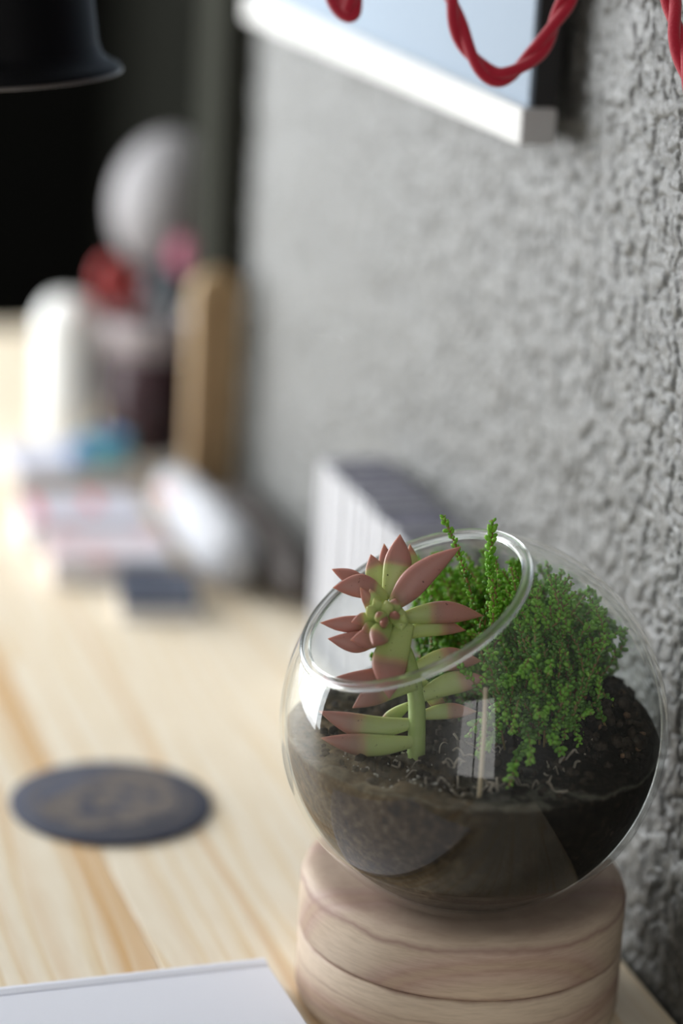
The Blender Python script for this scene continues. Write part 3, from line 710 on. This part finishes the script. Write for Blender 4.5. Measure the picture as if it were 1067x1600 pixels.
tube('cord', [tilt @ Vector((0, 0, .12)), Vector((0, 0, .3)), Vector((0, 0, CZ - lc.z))], .002, m_red, lamp, 8)

# ------------------------------------------------------------------ far desk objects
# booklets in a white tray
m_card = mottled('white_booklet', (.55, .56, .60), (.62, .63, .66), 60, .5, 0)
m_dkt = mottled('dark_top_print', (.05, .05, .08), (.30, .30, .38), 260, .6, 0, lo=.42, hi=.6)
tray = thing('booklet_tray', 'low white open tray holding the upright booklets beside the wall', 'tray', (0, 0, 0))
boxes('tray_shell', [((.038, .20, 0), (.0805, .362, .0016)), ((.038, .20, .0016), (.0396, .362, .022)), ((.0789, .20, .0016), (.0805, .362, .022)),
                     ((.0396, .20, .0016), (.0789, .2016, .022)), ((.0396, .3604, .0016), (.0789, .362, .022))], m_ledge, tray)
y = .204; first = None; kk = 0; NB = 18
rb = random.Random(4)
for i in range(NB):
    th = .0062; hgt = .122 + rb.uniform(-.0015, .0015); x0 = .0415 + rb.uniform(-.001, .001)
    yy = y; y += .0084
    bk = thing('booklet', '', 'booklet', (x0, yy, .0018), 'white booklets standing in the tray')
    box('cover', (0, 0, 0), (.0355, th, hgt), m_card, bk, .0012, 2)
    box('top_edge', (.0012, .001, hgt - .0002), (.0350, th - .001, hgt + .0004), m_dkt, bk)
    bk['label'] = 'slim upright white booklet with dark speckled top, between the two end booklets of the row'
bk_all = [o for o in COL.objects if o.name.startswith('booklet') and o.type == 'EMPTY' and o.name != 'booklet_tray']
bk_all[0]['label'] = 'nearest white booklet in the tray, mostly hidden behind the glass bowl'; del bk_all[0]['group']
bk_all[-1]['label'] = 'farthest white booklet in the tray, at the left end of the row'; del bk_all[-1]['group']

# small boxes in a receding row
m_wbox = mottled('white_box_card', (.70, .70, .72), (.76, .76, .78), 40, .55, 0)
m_tan = mottled('grey_tan_side', (.42, .38, .33), (.5, .46, .4), 40, .7, 0)
m_pink = mottled('pink_white_print', (.60, .45, .47), (.60, .61, .67), 34, .5, 0, lo=.44, hi=.56)
m_pinkr, _, _ = mat('pink_red_print', (.72, .20, .22), .5)
m_navy, _, _ = mat('dark_slate_lid', (.05, .065, .10), .45)
m_lil, _, _ = mat('pale_lilac_lid', (.56, .57, .66), .5)
def flatbox(name, label, lo, hi, lid, side, rz, cat='box', group=None, extras=()):
    cx, cy = (lo[0] + hi[0]) / 2, (lo[1] + hi[1]) / 2; sx_, sy_ = (hi[0] - lo[0]) / 2, (hi[1] - lo[1]) / 2; h = hi[2] - lo[2]
    t = thing(name, label, cat, (cx, cy, lo[2]), group, rz)
    box('box_base', (-sx_ + .0006, -sy_ + .0006, 0), (sx_ - .0006, sy_ - .0006, h * .62), side, t, .0006, 1)
    box('lid', (-sx_, -sy_, h * .62), (sx_, sy_, h), lid, t, .001, 2)
    for (e0, e1, m) in extras: box('printed_label', (e0[0], e0[1], h - .0001), (e1[0], e1[1], h + .0003), m, t)
    return t
flatbox('small_box', 'small flat box with dark slate lid, nearest of the boxes in the row', (-.034, .455, 0), (.011, .513, .013), m_navy, m_wbox, -.18)
flatbox('small_box', 'white and pink printed box behind the slate-lidded one', (-.063, .520, 0), (.008, .578, .018), m_pink, m_wbox, -.10, extras=[((-.004, -.02), (.028, .01), m_pinkr)][:0])
flatbox('small_box', 'white box with red-pink stripes, before the pale lilac box', (-.066, .592, 0), (.010, .650, .019), m_lil, m_wbox, -.06,
        extras=[((-.034, -.028), (-.026, .022), m_pinkr), ((.004, -.006), (.011, .026), m_pinkr), ((-.020, -.024), (.034, -.012), m_pink)])
flatbox('small_box', 'pale lilac box with tan side, farthest of the row beside white canister', (-.056, .700, 0), (.026, .770, .021), m_lil, m_tan, .02)
# blue / teal tape roll on the lilac box
m_blue, _, _ = mat('blue_plastic', (.04, .15, .42), .5); m_teal, _, _ = mat('teal_plastic', (.10, .34, .40), .5)
tr_ = thing('tape_roll', 'blue and teal roll lying on the farthest lilac box', 'tape roll', (.006, .712, .0212))
lathe('outer_tape', [(.013, 0), (.0165, 0), (.0165, .017), (.013, .017)], m_teal, tr_, 40, closed=True)
lathe('inner_core', [(.010, 0), (.013, 0), (.013, .0172), (.010, .0172)], m_blue, tr_, 40, closed=True)
bl = thing('bottle_cap', 'small blue cap left of the teal roll', 'cap', (-.0135, .706, .0212))
lathe('cap_body', [(0, 0), (.0055, 0), (.0058, .001), (.0055, .014), (.004, .0155), (0, .0155)], m_blue, bl, 32)
lathe('cap_collar', [(.0054, .0), (.0066, .0), (.0066, .003), (.0054, .003)], m_teal, bl, 32, closed=True)

# white canister
m_can = mottled('white_ceramic', (.78, .79, .77), (.82, .83, .81), 20, .4, 0)
can = thing('white_canister', 'tall glossy white canister with domed lid at far left of desk', 'canister', (.002, .822, 0))
lathe('canister_body', [(0, 0), (.019, 0), (.0205, .002), (.0210, .078), (.0205, .080), (0, .080)], m_can, can, 48)
lathe('domed_lid', [(0, .080), (.0215, .080), (.0220, .083), (.0215, .092), (.018, .100), (.013, .106), (.005, .108), (0, .1082)], m_can, can, 48)
# maroon pot with grey rim holding brushes
m_mar = mottled('maroon_glaze', (.045, .02, .025), (.16, .12, .13), 28, .3, 0, lo=.45, hi=.7)
m_pr2, _, _ = mat('grey_pink_rim', (.42, .37, .38), .4)
PT = Vector((.0560, .812, 0))
pot = thing('maroon_pot', 'dark maroon pot with grey-pink rim holding brushes, beside white canister', 'pot', PT)
lathe('pot_body', [(0, 0), (.028, 0), (.0305, .003), (.0330, .072), (.0315, .072), (.029, .006), (0, .005)], m_mar, pot, 56)
lathe('rim_band', [(.0318, .072), (.0345, .072), (.0355, .094), (.0340, .095), (.0325, .094)], m_pr2, pot, 56, closed=True)
# upright things in the pot
m_sil, _, _ = mat('dull_silver', (.27, .265, .275), .7); m_sil2, _, _ = mat('darker_grey_back', (.13, .12, .12), .5)
m_dkb, _, _ = mat('blue_grey_handle', (.07, .10, .12), .45); m_redp, _, _ = mat('red_plastic', (.42, .03, .03), .45)
mir = thing('paddle_brush', 'large round silver-grey paddle brush standing handle down in the maroon pot', 'brush', PT + Vector((.006, .004, .012)))
MQ = Matrix.Rotation(math.radians(6), 3, 'Y') @ Matrix.Rotation(math.radians(-14), 3, 'Z') @ Matrix.Rotation(PI / 2, 3, 'X')
mc = Vector((.004, 0, .163))
o = lathe('brush_head', [(0, .026), (.010, .0245), (.020, .020), (.030, .011), (.0365, .003), (.0375, .0), (.0365, -.002), (.030, -.004), (0, -.004)], m_sil, mir, 56, MQ)
for v in o.data.vertices: v.co = Vector((v.co.x * .95 + v.co.z * .12, v.co.y, v.co.z * 1.25)) + mc
o = lathe('dark_pad', [(.0372, -.001), (.0385, -.002), (.0375, -.006), (.030, -.009), (0, -.009), (0, -.0045), (.030, -.0045)], m_sil2, mir, 48, MQ, closed=True)
for v in o.data.vertices: v.co = Vector((v.co.x * .95 + v.co.z * .12, v.co.y, v.co.z * 1.25)) + mc
tube('handle', [Vector((-.004, 0, 0)), Vector((-.003, 0, .07)), Vector((.001, 0, .128))], [.006, .0065, .005], m_dkb, mir, 14)
pk = thing('pink_brush', 'pink-headed brush in front of the grey paddle brush in the maroon pot', 'brush', PT + Vector((.010, -.018, .012)))
m_pinkb, _, _ = mat('pink_bristles', (.48, .14, .22), .6)
tube('handle', [Vector((-.004, 0, 0)), Vector((.006, 0, .07)), Vector((.009, 0, .118))], [.003, .003, .0035], m_dkb, pk, 10)
tube('bristles', catmull([Vector((.009, 0, .116)), Vector((.0095, 0, .122)), Vector((.010, 0, .132)), Vector((.0105, 0, .140)), Vector((.0108, 0, .143))], 3), [.004, .006, .0075, .009, .0095, .0098, .0098, .0095, .009, .0085, .007, .0045, .001], m_pinkb, pk, 16)
rd = thing('red_scissors', 'red-handled scissors leaning left in the maroon pot', 'scissors', PT + Vector((-.017, -.012, .012)))
def loop(name, c, rx, rz, rad, m, parent, ny=24):
    P = [c + Vector((rx * math.cos(2 * PI * i / ny), 0, rz * math.sin(2 * PI * i / ny))) for i in range(ny + 1)]
    return tube(name, P, rad, m, parent, 8)
loop('handle_loop', Vector((-.014, 0, .110)), .0062, .014, .0038, m_redp, rd)
loop('handle_loop', Vector((-.001, .002, .102)), .0062, .016, .0038, m_redp, rd)
tube('blade', [Vector((-.010, 0, .094)), Vector((.002, 0, .0))], [.003, .001], m_sil, rd, 8)
tube('blade', [Vector((-.003, .002, .090)), Vector((.004, .001, .0))], [.003, .001], m_sil, rd, 8)
for i, (dx, dy, hh, lean, mm, lab) in enumerate([(-.001, -.016, .105, -.004, m_sil, 'grey pencil standing beside red scissors in the maroon pot'), (.008, -.012, .112, -.002, m_dkb, 'dark blue-grey pencil standing before the grey paddle brush in the maroon pot')]):
    p_ = thing('pencil', lab, 'pencil', PT + Vector((dx, dy, .010)), 'pencils in the maroon pot')
    tube('barrel', [Vector((0, 0, .006)), Vector((lean, 0, hh))], .0038, mm, p_, 6)
    tube('point', [Vector((0, 0, 0)), Vector((0, 0, .0062))], [.0006, .0036], m_can, p_, 6)
# tan wooden block container with rounded top
m_tanw = mottled('golden_tan_wood', (.34, .22, .11), (.50, .36, .20), 60, .5, .1, sc=(1, 1, .15))
m_tan2 = mottled('brown_tan_wood', (.26, .15, .07), (.36, .23, .12), 60, .5, .1, sc=(1, 1, .15))
tb = thing('wooden_brush_block', 'tall tan wooden brush with rounded top standing beside maroon pot at the wall', 'brush', (.0600, .648, 0), rz=.1)
def slab(name, w_, d_, h_, m, parent, x0=0, y0=0):
    P = [(-w_, 0), (w_, 0)] + [(w_ * math.cos(a), h_ - w_ * .9 + w_ * .9 * math.sin(a)) for a in [PI * i / 14 for i in range(15)]]
    bm = bmesh.new(); f = [bm.verts.new((x0 + x, y0 - d_, z)) for x, z in P]; g = [bm.verts.new((x0 + x, y0 + d_, z)) for x, z in P]
    bm.faces.new(f); bm.faces.new(g[::-1])
    for k in range(len(P)): bm.faces.new([f[k], g[k], g[(k + 1) % len(P)], f[(k + 1) % len(P)]])
    bmesh.ops.recalc_face_normals(bm, faces=bm.faces); bmesh.ops.bevel(bm, geom=[e for e in bm.edges if e.calc_length() > .001][:0] or bm.edges[:1], offset=.0001, segments=1, affect='EDGES')
    return frombm(name, bm, m, False, parent)
slab('wooden_back', .0160, .0045, .162, m_tanw, tb)
slab('dark_inlay', .0035, .0012, .150, m_tan2, tb, -.002, -.0056)
# grey bag and dark stone roll lying along the wall
m_bag = mottled('grey_white_paper', (.40, .41, .44), (.50, .51, .54), 24, .9, .3, .004, spec=.1)
m_darkr = mottled('dark_brown_leather', (.045, .038, .035), (.10, .085, .08), 50, .6, .3, .001)
m_spot, _, _ = mat('grey_mark', (.20, .20, .21), .7)
def pillow(name, A, B, ra, rb_, hz, m, parent, n=22, k=28, org=Vector((0, 0, 0))):
    A, B = Vector(A), Vector(B); t = (B - A).normalized(); s = Vector((0, 0, 1)).cross(t).normalized(); V, Fc = [], []
    L = (B - A).length
    for i in range(n + 1):
        u = i / n; e = (1 - abs(2 * u - 1) ** 5) ** .5; r_ = (ra + (rb_ - ra) * u) * max(e, .02); hh = (hz[0] + (hz[1] - hz[0]) * u) * max(e, .02)
        for j in range(k):
            a = 2 * PI * j / k; wob = 1 + .04 * math.sin(3 * a + 6 * u) + .03 * math.sin(9 * u + a)
            V.append(A + t * (L * u) + s * (r_ * math.cos(a) * wob) + Vector((0, 0, (hz[0] + (hz[1] - hz[0]) * u) + hh * math.sin(a) * .98)) - org)
    for i in range(n):
        for j in range(k): Fc.append([i * k + j, i * k + (j + 1) % k, (i + 1) * k + (j + 1) % k, (i + 1) * k + j])
    Fc.append(list(range(k))[::-1]); Fc.append([n * k + j for j in range(k)])
    return mesh(name, V, Fc, m, True, parent)
lp = Vector((.062, .47, 0))
lea = thing('leather_roll', 'dark brown rolled case lying along the wall beyond the bowl', 'case', lp)
pillow('case_body', (.0680, .452, 0), (.0680, .628, 0), .0140, .0130, (.016, .018), m_darkr, lea, org=lp)
tube('strap', [Vector((.0680, .54, .0168)) - lp + Vector((.0146 * math.cos(a), 0, .0170 * math.sin(a))) for a in [2 * PI * i / 24 for i in range(25)]], .0012, m_darkr, lea, 8)
bp = Vector((.035, .50, 0))
bag = thing('paper_pouch', 'crumpled light grey paper pouch with pink mark lying left of the dark roll', 'pouch', bp)
pillow('pouch_body', (.0370, .480, 0), (.0355, .660, 0), .0195, .0155, (.0220, .0195), m_bag, bag, org=bp)
o = pillow('grey_print', (.040, .530, .0425), (.0405, .550, .0425), .004, .004, (.002, .002), m_spot, bag, 8, 12, org=bp)
m_pale, _, _ = mat('pale_red_print', (.72, .42, .40), .6)
o = pillow('red_print', (.0215, .590, .026), (.0220, .615, .026), .004, .005, (.004, .004), m_pale, bag, 8, 12, org=bp)
# black doorway leaf in the far wall
m_cab, _, _ = mat('black_door_paint', (.003, .003, .0026), .9, 0, 0)
cx1 = (CAM + ray(172, 300) * ((3.87 - CAM.y) / ray(172, 300).y)).x
door = thing('door_1', 'x', 'x', (cx1 - .85, 3.87, FZ)); del door['label']; del door['category']; structure(door)
box('door_leaf', (.05, .0, 0), (.80, .03, 2.2), m_cab, door, .002, 1)
box('door_frame', (0, -.005, 0), (.05, .03, 2.25), m_cab, door, .002, 1); box('door_frame', (.80, -.005, 0), (.85, .03, 2.25), m_cab, door, .002, 1)
box('door_frame', (.05, -.005, 2.2), (.80, .03, 2.25), m_cab, door, .002, 1)
